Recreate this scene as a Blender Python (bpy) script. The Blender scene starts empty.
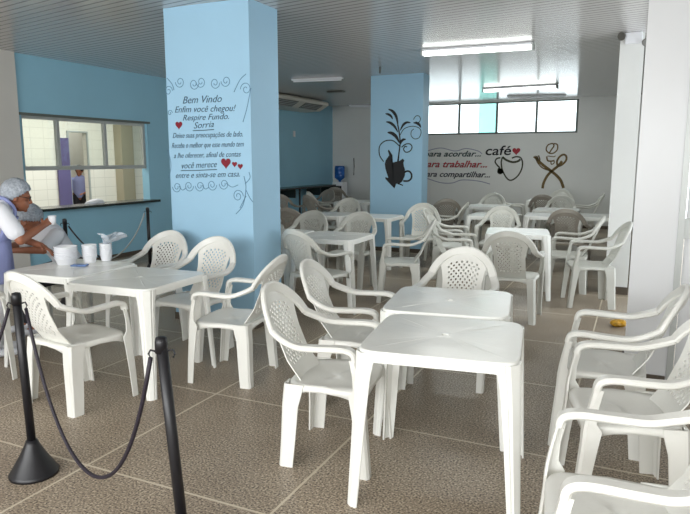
import bpy, bmesh, math, random
from math import sin, cos, pi, atan, hypot, sqrt, radians as R
from mathutils import Vector, Matrix
random.seed(7)
scn = bpy.context.scene
COL = scn.collection

# ------------------------------------------------------------------ camera
F = 627.0; CXP, CYP = 345.0, 257.0
PITCH = atan(98 / F); YAW = atan(296 / hypot(F, 98)); H = 1.6
CEIL = 3.0; XL = -7.65; YB = 15.6
def ray(x, y):
    a, b = (x - CXP) / F, -(y - CYP) / F
    fw = cos(PITCH) + b * sin(PITCH); up = -sin(PITCH) + b * cos(PITCH)
    return a * cos(YAW) - fw * sin(YAW), a * sin(YAW) + fw * cos(YAW), up
def onY(px, py, Y):
    X, y, u = ray(px, py); t = Y / y; return Vector((X * t, Y, H + u * t))
def onX(px, py, Xp):
    X, y, u = ray(px, py); t = Xp / X; return Vector((Xp, y * t, H + u * t))
def onZ(px, py, z):
    X, y, u = ray(px, py); t = (z - H) / u; return Vector((X * t, y * t, z))
cd = bpy.data.cameras.new('camera'); cam = bpy.data.objects.new('camera', cd); COL.objects.link(cam)
cam.location = (0, 0, H); cam.rotation_euler = (pi / 2 - PITCH, 0, YAW)
cd.sensor_fit = 'HORIZONTAL'; cd.sensor_width = 36; cd.lens = 36 * F / 690; cd.clip_start = .02
scn.camera = cam

# ------------------------------------------------------------------ materials
def lin(c):
    return tuple(((v / 255) / 12.92 if v / 255 <= .04045 else ((v / 255 + .055) / 1.055) ** 2.4) for v in c)
def mat(name, rgb, rough=.5, metal=0, noise=0, nscale=8, bump=0, bscale=40, spec=.5, sub=0):
    m = bpy.data.materials.new(name); m.use_nodes = True
    nt = m.node_tree; b = nt.nodes['Principled BSDF']
    c = lin(rgb)
    b.inputs['Roughness'].default_value = rough; b.inputs['Metallic'].default_value = metal
    b.inputs['Specular IOR Level'].default_value = spec
    tc = nt.nodes.new('ShaderNodeTexCoord')
    n = nt.nodes.new('ShaderNodeTexNoise'); n.inputs['Scale'].default_value = nscale; n.inputs['Detail'].default_value = 5
    nt.links.new(tc.outputs['Object'], n.inputs['Vector'])
    r = nt.nodes.new('ShaderNodeValToRGB')
    lo = 1 - noise
    r.color_ramp.elements[0].position = .3; r.color_ramp.elements[1].position = .7
    r.color_ramp.elements[0].color = (c[0] * lo, c[1] * lo, c[2] * lo, 1); r.color_ramp.elements[1].color = (*c, 1)
    nt.links.new(n.outputs['Fac'], r.inputs['Fac']); nt.links.new(r.outputs['Color'], b.inputs['Base Color'])
    if bump:
        n2 = nt.nodes.new('ShaderNodeTexNoise'); n2.inputs['Scale'].default_value = bscale
        nt.links.new(tc.outputs['Object'], n2.inputs['Vector'])
        bp = nt.nodes.new('ShaderNodeBump'); bp.inputs['Strength'].default_value = bump; bp.inputs['Distance'].default_value = .01
        nt.links.new(n2.outputs['Fac'], bp.inputs['Height']); nt.links.new(bp.outputs['Normal'], b.inputs['Normal'])
    return m
def emis(name, rgb, s):
    m = bpy.data.materials.new(name); m.use_nodes = True; nt = m.node_tree
    b = nt.nodes['Principled BSDF']; b.inputs['Base Color'].default_value = (.8, .8, .8, 1)
    b.inputs['Emission Color'].default_value = (*lin(rgb), 1); b.inputs['Emission Strength'].default_value = s
    return m
def glassy(name, tint=(1, 1, 1), refl=.08):
    m = bpy.data.materials.new(name); m.use_nodes = True; nt = m.node_tree
    nt.nodes.remove(nt.nodes['Principled BSDF']); out = nt.nodes['Material Output']
    t = nt.nodes.new('ShaderNodeBsdfTransparent'); t.inputs['Color'].default_value = (*tint, 1)
    g = nt.nodes.new('ShaderNodeBsdfGlossy'); g.inputs['Roughness'].default_value = .03
    mx = nt.nodes.new('ShaderNodeMixShader'); mx.inputs['Fac'].default_value = refl
    nt.links.new(t.outputs[0], mx.inputs[1]); nt.links.new(g.outputs[0], mx.inputs[2]); nt.links.new(mx.outputs[0], out.inputs['Surface'])
    return m
PLASTIC = mat('white_plastic', (232, 232, 226), .33, noise=.05, nscale=5, bump=.05, bscale=60)
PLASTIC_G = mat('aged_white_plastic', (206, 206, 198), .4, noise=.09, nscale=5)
PLASTIC_SHADED = mat('shaded_plastic', (160, 154, 144), .45, noise=.08, nscale=5)  # shade on the dim far chairs, put into the plastic colour
TABLE = mat('table_plastic', (242, 243, 238), .24, noise=.05, nscale=4, bump=.12, bscale=9)
BLUE = mat('blue_paint', (164, 206, 232), .55, noise=.05, nscale=1.5, bump=.08, bscale=60)
BLUEW = mat('blue_wall_paint', (150, 200, 222), .55, noise=.06, nscale=1.2, bump=.08, bscale=60)
WHITEW = mat('white_wall_paint', (226, 227, 224), .6, noise=.05, nscale=1.5, bump=.08, bscale=50)
GREYW = mat('cream_grey_paint', (206, 204, 198), .6, noise=.05, nscale=1.5)
GLOSSW = mat('glossy_white_wall', (216, 218, 220), .3, noise=.03, nscale=1.5)
SKIRT = mat('brown_skirting', (92, 82, 70), .5, noise=.3, nscale=60)
GRANITE = mat('dark_granite', (46, 56, 54), .25, noise=.5, nscale=120)
ALU = mat('painted_aluminium', (176, 180, 178), .35, metal=.2, noise=.05)
DARKF = mat('dark_window_frame', (96, 104, 98), .45, noise=.1)
BLACK = mat('black_plastic', (20, 20, 26), .4, noise=.3, nscale=10)
ROPE = mat('black_rope', (44, 36, 50), .6, noise=.75, nscale=180)
INK = mat('blue_black_ink', (52, 84, 112), .6, noise=.3, nscale=30)
INKF = mat('faded_blue_ink', (92, 134, 168), .6, noise=.2, nscale=30)
INKB = mat('black_paint', (14, 16, 22), .5, noise=.2)
TEAL = mat('dark_teal_paint', (36, 66, 66), .6, noise=.25, nscale=20)
NAVY = mat('navy_paint', (44, 42, 62), .6, noise=.25, nscale=20)
REDP = mat('red_paint', (178, 46, 58), .6, noise=.2, nscale=20)
REDD = mat('dark_red_paint', (140, 14, 40), .6, noise=.2, nscale=20)
OLIVE = mat('olive_green_paint', (60, 62, 40), .6, noise=.2, nscale=20)
BROWN = mat('golden_brown_paint', (116, 92, 42), .6, noise=.35, nscale=14)
LILAC = mat('lilac_scroll_paint', (150, 152, 172), .6)
SKIN = mat('brown_skin', (150, 96, 70), .5, noise=.08, nscale=12)
SHIRT = mat('white_cotton', (226, 228, 234), .85, noise=.06, nscale=6, bump=.5, bscale=14)
LAV = mat('lavender_cloth', (150, 158, 206), .85, noise=.1, nscale=6, bump=.5, bscale=14)
HAIR = mat('dark_hair', (36, 28, 26), .6, noise=.4, nscale=60)
FOAM = mat('white_foam', (238, 240, 244), .6, noise=.03, bump=.1, bscale=90)
BLUEJ = mat('blue_water_jug', (30, 96, 178), .15, noise=.1)
TILEC = None
def hairnet_mat():
    m = mat('hairnet_mesh', (178, 186, 196), .7, noise=.45, nscale=55, bump=.6, bscale=60); return m
NET = hairnet_mat()

def tile_mat():
    m = mat('cream_wall_tiles', (226, 224, 204), .3); nt = m.node_tree; b = nt.nodes['Principled BSDF']
    tc = nt.nodes.new('ShaderNodeTexCoord'); sp = nt.nodes.new('ShaderNodeSeparateXYZ'); cb = nt.nodes.new('ShaderNodeCombineXYZ')
    nt.links.new(tc.outputs['Object'], sp.inputs[0])
    ad = nt.nodes.new('ShaderNodeMath'); ad.operation = 'ADD'; nt.links.new(sp.outputs[0], ad.inputs[0]); nt.links.new(sp.outputs[1], ad.inputs[1])
    nt.links.new(ad.outputs[0], cb.inputs[0]); nt.links.new(sp.outputs[2], cb.inputs[1])
    br = nt.nodes.new('ShaderNodeTexBrick'); br.offset = 0; br.inputs['Scale'].default_value = 1
    br.inputs['Brick Width'].default_value = .3; br.inputs['Row Height'].default_value = .2; br.inputs['Mortar Size'].default_value = .006
    br.inputs['Color1'].default_value = (*lin((228, 224, 214)), 1); br.inputs['Color2'].default_value = (*lin((225, 221, 211)), 1)
    br.inputs['Mortar'].default_value = (*lin((208, 204, 194)), 1)
    nt.links.new(cb.outputs[0], br.inputs['Vector']); nt.links.new(br.outputs['Color'], b.inputs['Base Color'])
    return m
TILEC = tile_mat()

def floor_mat():
    m = bpy.data.materials.new('terrazzo_floor'); m.use_nodes = True; nt = m.node_tree; N = nt.nodes; L = nt.links
    b = N['Principled BSDF']; b.inputs['Roughness'].default_value = .42; b.inputs['Specular IOR Level'].default_value = .35
    tc = N.new('ShaderNodeTexCoord')
    def noise(s, d=3):
        n = N.new('ShaderNodeTexNoise'); n.inputs['Scale'].default_value = s; n.inputs['Detail'].default_value = d
        L.new(tc.outputs['Object'], n.inputs['Vector']); return n
    def ramp(src, stops):
        r = N.new('ShaderNodeValToRGB'); e = r.color_ramp.elements
        e[0].position, e[0].color = stops[0][0], (*lin(stops[0][1]), 1); e[1].position, e[1].color = stops[-1][0], (*lin(stops[-1][1]), 1)
        for p, c in stops[1:-1]:
            q = e.new(p); q.color = (*lin(c), 1)
        L.new(src, r.inputs['Fac']); return r
    chips = ramp(noise(95, 6).outputs['Fac'], [(.36, (78, 68, 60)), (.45, (150, 138, 122)), (.55, (172, 160, 143)), (.65, (220, 208, 188))])
    big = ramp(noise(1.3, 5).outputs['Fac'], [(.3, (200, 192, 184)), (.7, (255, 252, 248))])
    mx = N.new('ShaderNodeMixRGB'); mx.blend_type = 'MULTIPLY'; mx.inputs['Fac'].default_value = .8
    L.new(chips.outputs['Color'], mx.inputs[1]); L.new(big.outputs['Color'], mx.inputs[2])
    mp = N.new('ShaderNodeMapping'); mp.inputs['Location'].default_value = (2.55 + 1.125 * 20, -2.24 + 1.125 * 20, 0)
    L.new(tc.outputs['Object'], mp.inputs['Vector'])
    br = N.new('ShaderNodeTexBrick'); br.offset = 0; br.inputs['Scale'].default_value = 1
    br.inputs['Brick Width'].default_value = 1.125; br.inputs['Row Height'].default_value = 1.125; br.inputs['Mortar Size'].default_value = .0075
    br.inputs['Mortar Smooth'].default_value = .2
    br.inputs['Color1'].default_value = (0, 0, 0, 1); br.inputs['Color2'].default_value = (0, 0, 0, 1); br.inputs['Mortar'].default_value = (1, 1, 1, 1)
    L.new(mp.outputs[0], br.inputs['Vector'])
    m2 = N.new('ShaderNodeMixRGB'); L.new(br.outputs['Color'], m2.inputs['Fac']); L.new(mx.outputs[0], m2.inputs[1])
    m2.inputs[2].default_value = (*lin((204, 193, 172)), 1)
    L.new(m2.outputs[0], b.inputs['Base Color'])
    return m
def ceil_mat():
    m = bpy.data.materials.new('pvc_slat_ceiling'); m.use_nodes = True; nt = m.node_tree; N = nt.nodes; L = nt.links
    b = N['Principled BSDF']; b.inputs['Roughness'].default_value = .17
    tc = N.new('ShaderNodeTexCoord'); mp = N.new('ShaderNodeMapping'); mp.inputs['Rotation'].default_value = (0, 0, R(10))
    L.new(tc.outputs['Object'], mp.inputs['Vector'])
    sp = N.new('ShaderNodeSeparateXYZ'); L.new(mp.outputs[0], sp.inputs[0])
    d = N.new('ShaderNodeMath'); d.operation = 'MULTIPLY'; d.inputs[1].default_value = 1 / .1; L.new(sp.outputs[1], d.inputs[0])
    f = N.new('ShaderNodeMath'); f.operation = 'FRACT'; L.new(d.outputs[0], f.inputs[0])
    r = N.new('ShaderNodeValToRGB'); e = r.color_ramp.elements
    e[0].position = 0; e[0].color = (0, 0, 0, 1); e[1].position = .2; e[1].color = (1, 1, 1, 1)
    q = e.new(.85); q.color = (1, 1, 1, 1); q = e.new(1); q.color = (0, 0, 0, 1)
    L.new(f.outputs[0], r.inputs['Fac'])
    bp = N.new('ShaderNodeBump'); bp.inputs['Strength'].default_value = .3; bp.inputs['Distance'].default_value = .004
    L.new(r.outputs['Color'], bp.inputs['Height']); L.new(bp.outputs[0], b.inputs['Normal'])
    m2 = N.new('ShaderNodeMixRGB'); L.new(r.outputs['Color'], m2.inputs['Fac'])
    m2.inputs[1].default_value = (*lin((118, 116, 114)), 1); m2.inputs[2].default_value = (*lin((205, 203, 202)), 1)
    L.new(m2.outputs[0], b.inputs['Base Color'])
    return m

# ------------------------------------------------------------------ mesh helpers
def link(name, bm, m, parent=None, smooth=False, loc=None):
    me = bpy.data.meshes.new(name)
    bmesh.ops.recalc_face_normals(bm, faces=bm.faces)
    if smooth:
        for f in bm.faces: f.smooth = True
    bm.to_mesh(me); bm.free()
    for mm in (m if isinstance(m, (list, tuple)) else [m]): me.materials.append(mm)
    o = bpy.data.objects.new(name, me); COL.objects.link(o)
    if parent: o.parent = parent
    if loc is not None: o.location = loc
    return o
def tag(o, label, cat, group=None, kind=None):
    o['label'] = label; o['category'] = cat
    if group: o['group'] = group
    if kind: o['kind'] = kind
    return o
def thing(name, label, cat, loc=(0, 0, 0), rz=0, group=None):
    o = bpy.data.objects.new(name, None); COL.objects.link(o); o.location = loc; o.rotation_euler = (0, 0, rz)
    o.empty_display_size = .1
    return tag(o, label, cat, group)
def box(bm, x0, x1, y0, y1, z0, z1):
    v = [bm.verts.new((x, y, z)) for x in (x0, x1) for y in (y0, y1) for z in (z0, z1)]
    for f in ((0, 1, 3, 2), (4, 6, 7, 5), (0, 4, 5, 1), (2, 3, 7, 6), (0, 2, 6, 4), (1, 5, 7, 3)):
        bm.faces.new([v[i] for i in f])
def boxes(*bs):
    bm = bmesh.new()
    for b in bs: box(bm, *b)
    return bm
def bevel(bm, w, seg=2):
    bmesh.ops.bevel(bm, geom=list(bm.edges), offset=w, segments=seg, affect='EDGES', profile=.6)
    return bm
def sweep(bm, pts, frames, prof, cap=True):
    """pts centre points; frames list of (u,v) vectors; prof list of closed 2D (a,b) per station or one profile"""
    rings = []
    for i, p in enumerate(pts):
        u, v = frames[i]; pr = prof[i] if isinstance(prof[0][0], (list, tuple)) else prof
        rings.append([bm.verts.new(Vector(p) + u * a + v * b) for a, b in pr])
    n = len(rings[0])
    for i in range(len(rings) - 1):
        for k in range(n):
            bm.faces.new((rings[i][k], rings[i][(k + 1) % n], rings[i + 1][(k + 1) % n], rings[i + 1][k]))
    if cap:
        bm.faces.new(rings[0][::-1]); bm.faces.new(rings[-1])
def tube(bm, pts, r, n=8):
    pts = [Vector(p) for p in pts]; fr = []
    up = Vector((0, 0, 1))
    for i in range(len(pts)):
        t = (pts[min(i + 1, len(pts) - 1)] - pts[max(i - 1, 0)]).normalized()
        u = t.cross(up)
        if u.length < 1e-3: u = t.cross(Vector((1, 0, 0)))
        u.normalize(); v = t.cross(u).normalized(); fr.append((u, v))
    rr = r if isinstance(r, (list, tuple)) else [r] * len(pts)
    sweep(bm, pts, fr, [[(q * cos(2 * pi * k / n), q * sin(2 * pi * k / n)) for k in range(n)] for q in rr])
def lathe(bm, prof, n=24, c=(0, 0, 0)):
    rings = []
    for r, z in prof:
        rings.append([bm.verts.new((c[0] + max(r, 1e-4) * cos(2 * pi * k / n), c[1] + max(r, 1e-4) * sin(2 * pi * k / n), c[2] + z)) for k in range(n)])
    for i in range(len(rings) - 1):
        for k in range(n): bm.faces.new((rings[i][k], rings[i][(k + 1) % n], rings[i + 1][(k + 1) % n], rings[i + 1][k]))
    bm.faces.new(rings[0][::-1]); bm.faces.new(rings[-1])
def catmull(P, n=6):
    P = [Vector(p) for p in P]; out = []
    for i in range(len(P) - 1):
        p0, p1, p2, p3 = P[max(i - 1, 0)], P[i], P[i + 1], P[min(i + 2, len(P) - 1)]
        for k in range(n):
            t = k / n
            out.append(.5 * ((2 * p1) + (p2 - p0) * t + (2 * p0 - 5 * p1 + 4 * p2 - p3) * t * t + (3 * p1 - p0 - 3 * p2 + p3) * t ** 3))
    out.append(P[-1]); return out
def bake(o):
    dg = bpy.context.evaluated_depsgraph_get(); dg.update()
    me = bpy.data.meshes.new_from_object(o.evaluated_get(dg)); o.modifiers.clear(); o.data = me; return o
def solid(o, t, off=-1):
    m = o.modifiers.new('s', 'SOLIDIFY'); m.thickness = t; m.offset = off; return bake(o)
def copy_tree(o, parent=None):
    c = o.copy(); COL.objects.link(c); c.parent = parent
    for ch in o.children: copy_tree(ch, c)
    return c

# ------------------------------------------------------------------ setting
def struct(name, bm, m, parent=None):
    o = link(name, bm, m, parent)
    if not parent: o['kind'] = 'structure'
    return o
YR = -2.6; XR = 2.2
fl = struct('floor', boxes((-11.2, XR + .15, YR - .15, YB + .15, -.12, 0)), floor_mat())
ce = struct('ceiling', boxes((-11.2, XR + .15, YR - .15, YB + .15, CEIL, CEIL + .1)), ceil_mat())
HY0, HY1, HZ0, HZ1 = 6.02, 8.43, .87, 2.2
struct('wall_left', boxes((XL - .15, XL, 5.95, HY0, 0, CEIL), (XL - .15, XL, HY1, YB, 0, CEIL), (XL - .15, XL, HY0, HY1, 0, HZ0), (XL - .15, XL, HY0, HY1, HZ1, CEIL)), BLUEW)
struct('wall_left_front', boxes((XL - .15, XL + .05, YR, 5.95, 0, CEIL)), GREYW)
wx0, wx1, wz0, wz1 = -5.09, -1.37, 2.2, 2.96
wb = struct('wall_back', boxes((XL - .15, wx0, YB, YB + .15, 0, CEIL), (wx1, .25, YB, YB + .15, 0, CEIL), (wx0, wx1, YB, YB + .15, 0, wz0), (wx0, wx1, YB, YB + .15, wz1, CEIL)), WHITEW)
# right side: rear part of the side wall, pier, near wall return with door
struct('wall_right', boxes((.0, .15, 8.3, YB, 0, CEIL)), WHITEW)
pier = thing('pier', 'narrow white pier standing behind the right hand chairs, brown skirting at its foot', 'pier', (-.16, 8.2, 0))
pier['kind'] = 'structure'; del pier['category']; pier.name = 'wall_pier'
link('pier_body', boxes((-.14, .11, -.15, .15, .09, CEIL)), WHITEW, pier)
link('skirting', boxes((-.15, .12, -.165, .165, 0, .09)), SKIRT, pier)
YC = 4.85
struct('wall_right_front', boxes((-.02, .26, YC, 5.75, 0, CEIL), (1.3, XR, YC, YC + .2, 0, CEIL), (.26, 1.3, YC, YC + .2, 2.35, CEIL)), GLOSSW)
d = thing('door_1', 'x', 'x', (0, 0, 0)); del d['category']; del d['label']; d['kind'] = 'structure'
link('door_frame', boxes((.26, .30, YC - .02, YC + .1, 0, 2.35), (1.26, 1.3, YC - .02, YC + .1, 0, 2.35), (.30, 1.26, YC - .02, YC + .1, 2.31, 2.35)), ALU, d)
link('door_panel', boxes((.31, 1.25, YC + .02, YC + .05, .02, 2.3)), GLOSSW, d)
link('door_rail', boxes((.30, 1.26, YC - .005, YC + .019, 1.06, 1.2)), ALU, d)
struct('wall_right_side', boxes((XR, XR + .15, YR, YC + .2, 0, CEIL)), WHITEW)
struct('wall_rear', boxes((XL, XR, YR - .15, YR, 0, .8), (XL, XR, YR - .15, YR, 2.75, CEIL), (XL, -6.2, YR - .15, YR, .8, 2.75), (1.9, XR, YR - .15, YR, .8, 2.75)), WHITEW)
struct('baseboard_left', boxes((XL, XL + .015, 5.95, YB - .02, 0, .07)), SKIRT)
struct('baseboard_back', boxes((XL + .02, -.05, YB - .015, YB, 0, .07)), SKIRT)
struct('baseboard_right', boxes((-.035, .255, YC - .015, YC - .0005, 0, .07), (-.035, -.0205, YC, 5.75, 0, .07)), SKIRT)

# back window
w = thing('window_1', 'x', 'x'); del w['category']; del w['label']; w['kind'] = 'structure'
n = 4; pw = (wx1 - wx0) / n
fb = bmesh.new()
box(fb, wx0, wx1, YB + .02, YB + .07, wz0, wz0 + .04); box(fb, wx0, wx1, YB + .02, YB + .07, wz1 - .03, wz1)
for i in range(n + 1):
    x = wx0 + i * pw; x = min(max(x, wx0 + .025), wx1 - .025); box(fb, x - .025, x + .025, YB + .015, YB + .075, wz0, wz1)
link('window_frame', fb, DARKF, w)
GL = glassy('window_glass', (.97, 1, 1), .04); GLT = glassy('tinted_window_glass', (.55, .8, .76), .1)
for i in range(n):
    a = wx0 + i * pw + .027; b = a + pw - .054
    link('window_pane', boxes((a, b, YB + .04, YB + .046, wz0 + .041, wz1 - .031)), GL, w)
hx0, hx1 = wx0 + 2 * pw - .45, wx0 + 2 * pw - .03
link('sliding_pane', boxes((hx0, hx1, YB + .052, YB + .058, wz0 + .041, wz1 - .031)), GLT, w)

# unseen openings behind the camera, added with a frame to carry the front light
w = thing('unseen_window', 'x', 'x'); del w['category']; del w['label']; w['kind'] = 'structure'
fb = bmesh.new()
for i in range(7):
    x = -6.2 + 8.1 * i / 6; x = min(max(x, -6.17), 1.87); box(fb, x - .03, x + .03, YR - .1, YR - .04, .8, 2.75)
box(fb, -6.2, 1.9, YR - .1, YR - .04, .8, .85); box(fb, -6.2, 1.9, YR - .1, YR - .04, 2.7, 2.75)
link('window_frame', fb, ALU, w)

# serving hatch
ht = thing('window_3', 'x', 'x'); del ht['category']; del ht['label']; ht['kind'] = 'structure'
RZ = 1.47
def hy(px): return onX(px, 140, XL).y
m1, m2, m3 = hy(61), hy(108), HY1 - .03
fb = bmesh.new()
xa, xb = XL - .1, XL - .05
box(fb, xa, xb, HY0, HY1, RZ - .03, RZ + .03); box(fb, xa, xb, HY0, HY1, HZ1 - .05, HZ1)
for y in (HY0 + .02, m1, m2, m3): box(fb, xa - .003, xb + .003, y - .025, y + .025, RZ, HZ1)
link('window_frame', fb, ALU, ht)
GH = glassy('hatch_glass', (.93, .95, .93), .06)
for a, b in ((HY0 + .046, m1 - .026), (m1 + .026, m2 - .026), (m2 + .026, m3 - .026)):
    link('window_pane', boxes((XL - .08, XL - .074, a, b, RZ + .031, HZ1 - .051)), GH, ht)
link('window_sill', bevel(boxes((XL - .25, XL + .16, HY0 - .05, HY1 + .08, HZ0, HZ0 + .04)), .006), GRANITE, ht)
link('lintel_shadow', boxes((XL - .01, XL + .03, HY0 - .05, HY1 + .05, HZ1 - .01, HZ1 + .025)), DARKF, ht)  # dark strip standing for the thin shadow along the hatch lintel

# kitchen behind the hatch
XK = -10.6
struct('wall_kitchen', boxes((XK - .1, XK, 4.6, 9.38, 0, CEIL), (XK - .1, XK, 9.84, 13.2, 0, CEIL), (XK - .1, XK, 9.38, 9.84, 2.14, CEIL), (XK, XL - .15, 4.5, 4.6, 0, CEIL), (XK, XL - .15, 13.2, 13.3, 0, CEIL)), TILEC)
struct('wall_kitchen_far', boxes((-12.1, -12.0, 8.4, 11.5, 0, CEIL), (-12.0, XK - .1, 8.4, 8.5, 0, CEIL), (-12.0, XK - .1, 11.4, 11.5, 0, CEIL)), GREYW)
struct('floor_kitchen', boxes((-12.1, -11.2, 8.4, 11.5, -.12, 0)), GREYW); struct('ceiling_kitchen', boxes((-12.1, -11.2, 8.4, 11.5, CEIL, CEIL + .1)), WHITEW)
d2 = thing('door_2', 'x', 'x'); del d2['category']; del d2['label']; d2['kind'] = 'structure'
LAVP = mat('purple_paint', (92, 84, 124), .5); GREYD = mat('dark_grey_paint', (96, 94, 88), .5)
link('door_panel', boxes((XK + .02, XK + .06, 9.05, 9.34, .02, 2.02)), LAVP, d2)
link('door_frame', boxes((XK, XK + .03, 9.345, 9.38, 0, 2.17), (XK, XK + .03, 9.84, 9.875, 0, 2.17), (XK, XK + .03, 9.38, 9.84, 2.14, 2.17)), ALU, d2)
kp = struct('wall_kitchen_pillar', boxes((XK, XK + .22, 10.62, 10.98, 0, CEIL)), mat('olive_tile', (150, 144, 124), .4))
struct('wall_kitchen_screen', boxes((-11.6, -11.5, 9.5, 10.1, 0, 2.3)), GREYD)

# ------------------------------------------------------------------ flat paint helpers (on a plane Y = const, painted 3 mm proud)
def ribbon(bm, pts, wd, Y, t=.002):
    """pts list of (x,z); wd width or list; builds a thin stroke"""
    pts = [Vector(p) for p in pts]; n = len(pts); ws = wd if isinstance(wd, (list, tuple)) else [wd] * n
    L = []; Rr = []
    for i, p in enumerate(pts):
        tg = (pts[min(i + 1, n - 1)] - pts[max(i - 1, 0)])
        if tg.length < 1e-6: tg = Vector((1, 0))
        tg.normalize(); nn = Vector((-tg.y, tg.x)) * ws[i] / 2
        L.append(p + nn); Rr.append(p - nn)
    f = [bm.verts.new((p.x, Y - t, p.y)) for p in L]; g = [bm.verts.new((p.x, Y - t, p.y)) for p in Rr]
    for i in range(n - 1): bm.faces.new((f[i], g[i], g[i + 1], f[i + 1]))
def poly(bm, pts, Y, t=.003):
    vs = [bm.verts.new((x, Y - t, z)) for x, z in pts]
    f = bm.faces.new(vs); bmesh.ops.triangulate(bm, faces=[f])
def paint(name, bm, m, parent, label):
    r = bmesh.ops.extrude_face_region(bm, geom=list(bm.faces))
    for v in [e for e in r['geom'] if isinstance(e, bmesh.types.BMVert)]: v.co.y += .0018
    o = link(name, bm, m, None); o.parent = parent
    if parent: o.matrix_parent_inverse = Matrix.Translation(-Vector(parent.location))
    o['label'] = label; return o
def smooth2(P, n=8): return [(p.x, p.y) for p in catmull([(a, b, 0) for a, b in P], n)]
def heart(cx, cz, s):
    out = []
    for k in range(28):
        t = 2 * pi * k / 28
        out.append((cx + s * 16 * sin(t) ** 3 / 34, cz + s * (13 * cos(t) - 5 * cos(2 * t) - 2 * cos(3 * t) - cos(4 * t)) / 34))
    return out
def spiral(cx, cz, r, a0, turns, sgn=1, n=26):
    return [(cx + r * (1 - .8 * k / n) * cos(a0 + sgn * 2 * pi * turns * k / n), cz + r * (1 - .8 * k / n) * sin(a0 + sgn * 2 * pi * turns * k / n)) for k in range(n + 1)]
def lettering(txt, x0, x1, z, hgt, Y, m, parent, label, shear=.25, bold=.0, rot=0):
    """one painted line of writing between x0 and x1, baseline z"""
    c = bpy.data.curves.new('lettering', 'FONT'); c.body = txt; c.size = 1; c.shear = shear; c.offset = bold; c.extrude = 0; c.resolution_u = 3
    o = bpy.data.objects.new('lettering', c); COL.objects.link(o)
    dg = bpy.context.evaluated_depsgraph_get(); dg.update()
    me = bpy.data.meshes.new_from_object(o.evaluated_get(dg)); bpy.data.objects.remove(o)
    xs = [v.co.x for v in me.vertices]; sx = (x1 - x0) / (max(xs) - min(xs)); mn = min(xs)
    for v in me.vertices:
        X = x0 + (v.co.x - mn) * sx; v.co = (X, Y - .003, z + v.co.y * hgt + (X - x0) * rot)
    bm = bmesh.new(); bm.from_mesh(me)
    return paint('lettering', bm, m, parent, label)

# ------------------------------------------------------------------ columns
YP = 4.89
def P1(px, py): v = onY(px, py, YP); return v.x, v.z
c1 = thing('column', 'x', 'x', (-3.71, 5.05, 0)); del c1['category']; del c1['label']; c1['kind'] = 'structure'; c1.name = 'wall_column'
link('column_body', boxes((-.46, .49, -.16, .33, 0, CEIL)), BLUE, c1)
lines = [('Bem Vindo', 183, 222, 103, 8, 'black "Bem Vindo" line of writing at the top'), ('Enfim você chegou!', 175, 236, 112, 7, 'writing "Enfim você chegou!"'),
 ('Respire Fundo.', 183, 229, 120, 6.5, 'writing "Respire Fundo."'), ('Sorria', 194, 214, 128, 7, 'underlined writing "Sorria"'),
 ('Deixe suas preocupações de lado.', 173, 243, 137.5, 6, 'small writing under the word Sorria'), ('Receba o melhor que esse mundo tem', 172, 244, 147.5, 6, 'second small line of writing'),
 ('a lhe oferecer, afinal de contas', 174, 241, 157.5, 6, 'third small line of writing'), ('você merece', 182, 217, 168, 7, 'underlined writing "você merece"'),
 ('entre e sinta-se em casa.', 176, 240, 177.5, 6.5, 'lowest line of writing on the column')]
for t, a, b, y, h, lb in lines:
    p, q = P1(a, y + .6), P1(b, y - 1.0)
    m = INK if t[0] != 'V' else INKF
    lettering(t, p[0], q[0], p[1], h * .0118 * 1.0, YP, m, c1, lb, .35, -.004, (q[1] - p[1]) / (q[0] - p[0]))
bm = bmesh.new()
for a, b, y in ((193, 214, 130.3), (181, 217, 170.3)):
    ribbon(bm, [P1(a, y + .3), P1((a + b) / 2, y), P1(b, y - .8)], .008, YP)
paint('underline', bm, INK, c1, 'dark underline strokes')
for x, y, s in ((179, 125, .088), (226, 162.8, .115), (234.7, 164.2, .06), (240.4, 166.3, .06)):
    bm = bmesh.new(); p = P1(x, y); poly(bm, heart(p[0], p[1], s), YP); paint('heart', bm, REDD, c1, 'dark red painted heart')
bm = bmesh.new()
def sp(px, py, r, a0, turns, sg, w=.006):
    p = P1(px, py); ribbon(bm, spiral(p[0], p[1], r, a0, turns, sg), w, YP)
for x, y, sg in ((177, 187, 1), (189, 186, -1), (200, 186, 1), (212, 185, -1), (224, 184, 1)):
    sp(x, y, .055, pi if sg > 0 else 0, 1.6, sg)
for a, b, y in ((179, 186, 190), (202, 209, 189), (226, 238, 187)):
    ribbon(bm, smooth2([P1(a, y - 4), P1((a + b) / 2, y), P1(b, y - 2)]), .006, YP)
for x, y, sg in ((180, 82, 1), (194, 84, -1), (201, 82, 1), (215, 83, -1), (226, 81, 1)): sp(x, y, .055, pi if sg > 0 else 0, 1.5, sg)
sp(168.5, 91, .05, 0, 1.4, 1); sp(246, 89, .06, pi, 1.4, -1); sp(170, 113, .03, 0, 1.2, 1); sp(238, 196, .06, 0, 1.6, 1)
for P in ([(234, 92), (240, 80), (246, 74)], [(167, 78), (172, 84), (174, 90)], [(251, 88), (247, 108), (243, 122)], [(236, 214), (243, 205), (246, 188), (244, 176)], [(246, 190), (250, 198), (253, 202)], [(245, 184), (250, 178), (249, 172)], [(246, 196), (240, 208)], [(168, 150), (171, 165), (169, 178)]):
    ribbon(bm, smooth2([P1(*q) for q in P]), .007, YP)
paint('scrollwork', bm, INKF, c1, 'faded blue painted scrolls around the writing')
bs = boxes((-.468, .498, -.168, .338, 0, .07)); link('skirting', bs, SKIRT, c1)

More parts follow.
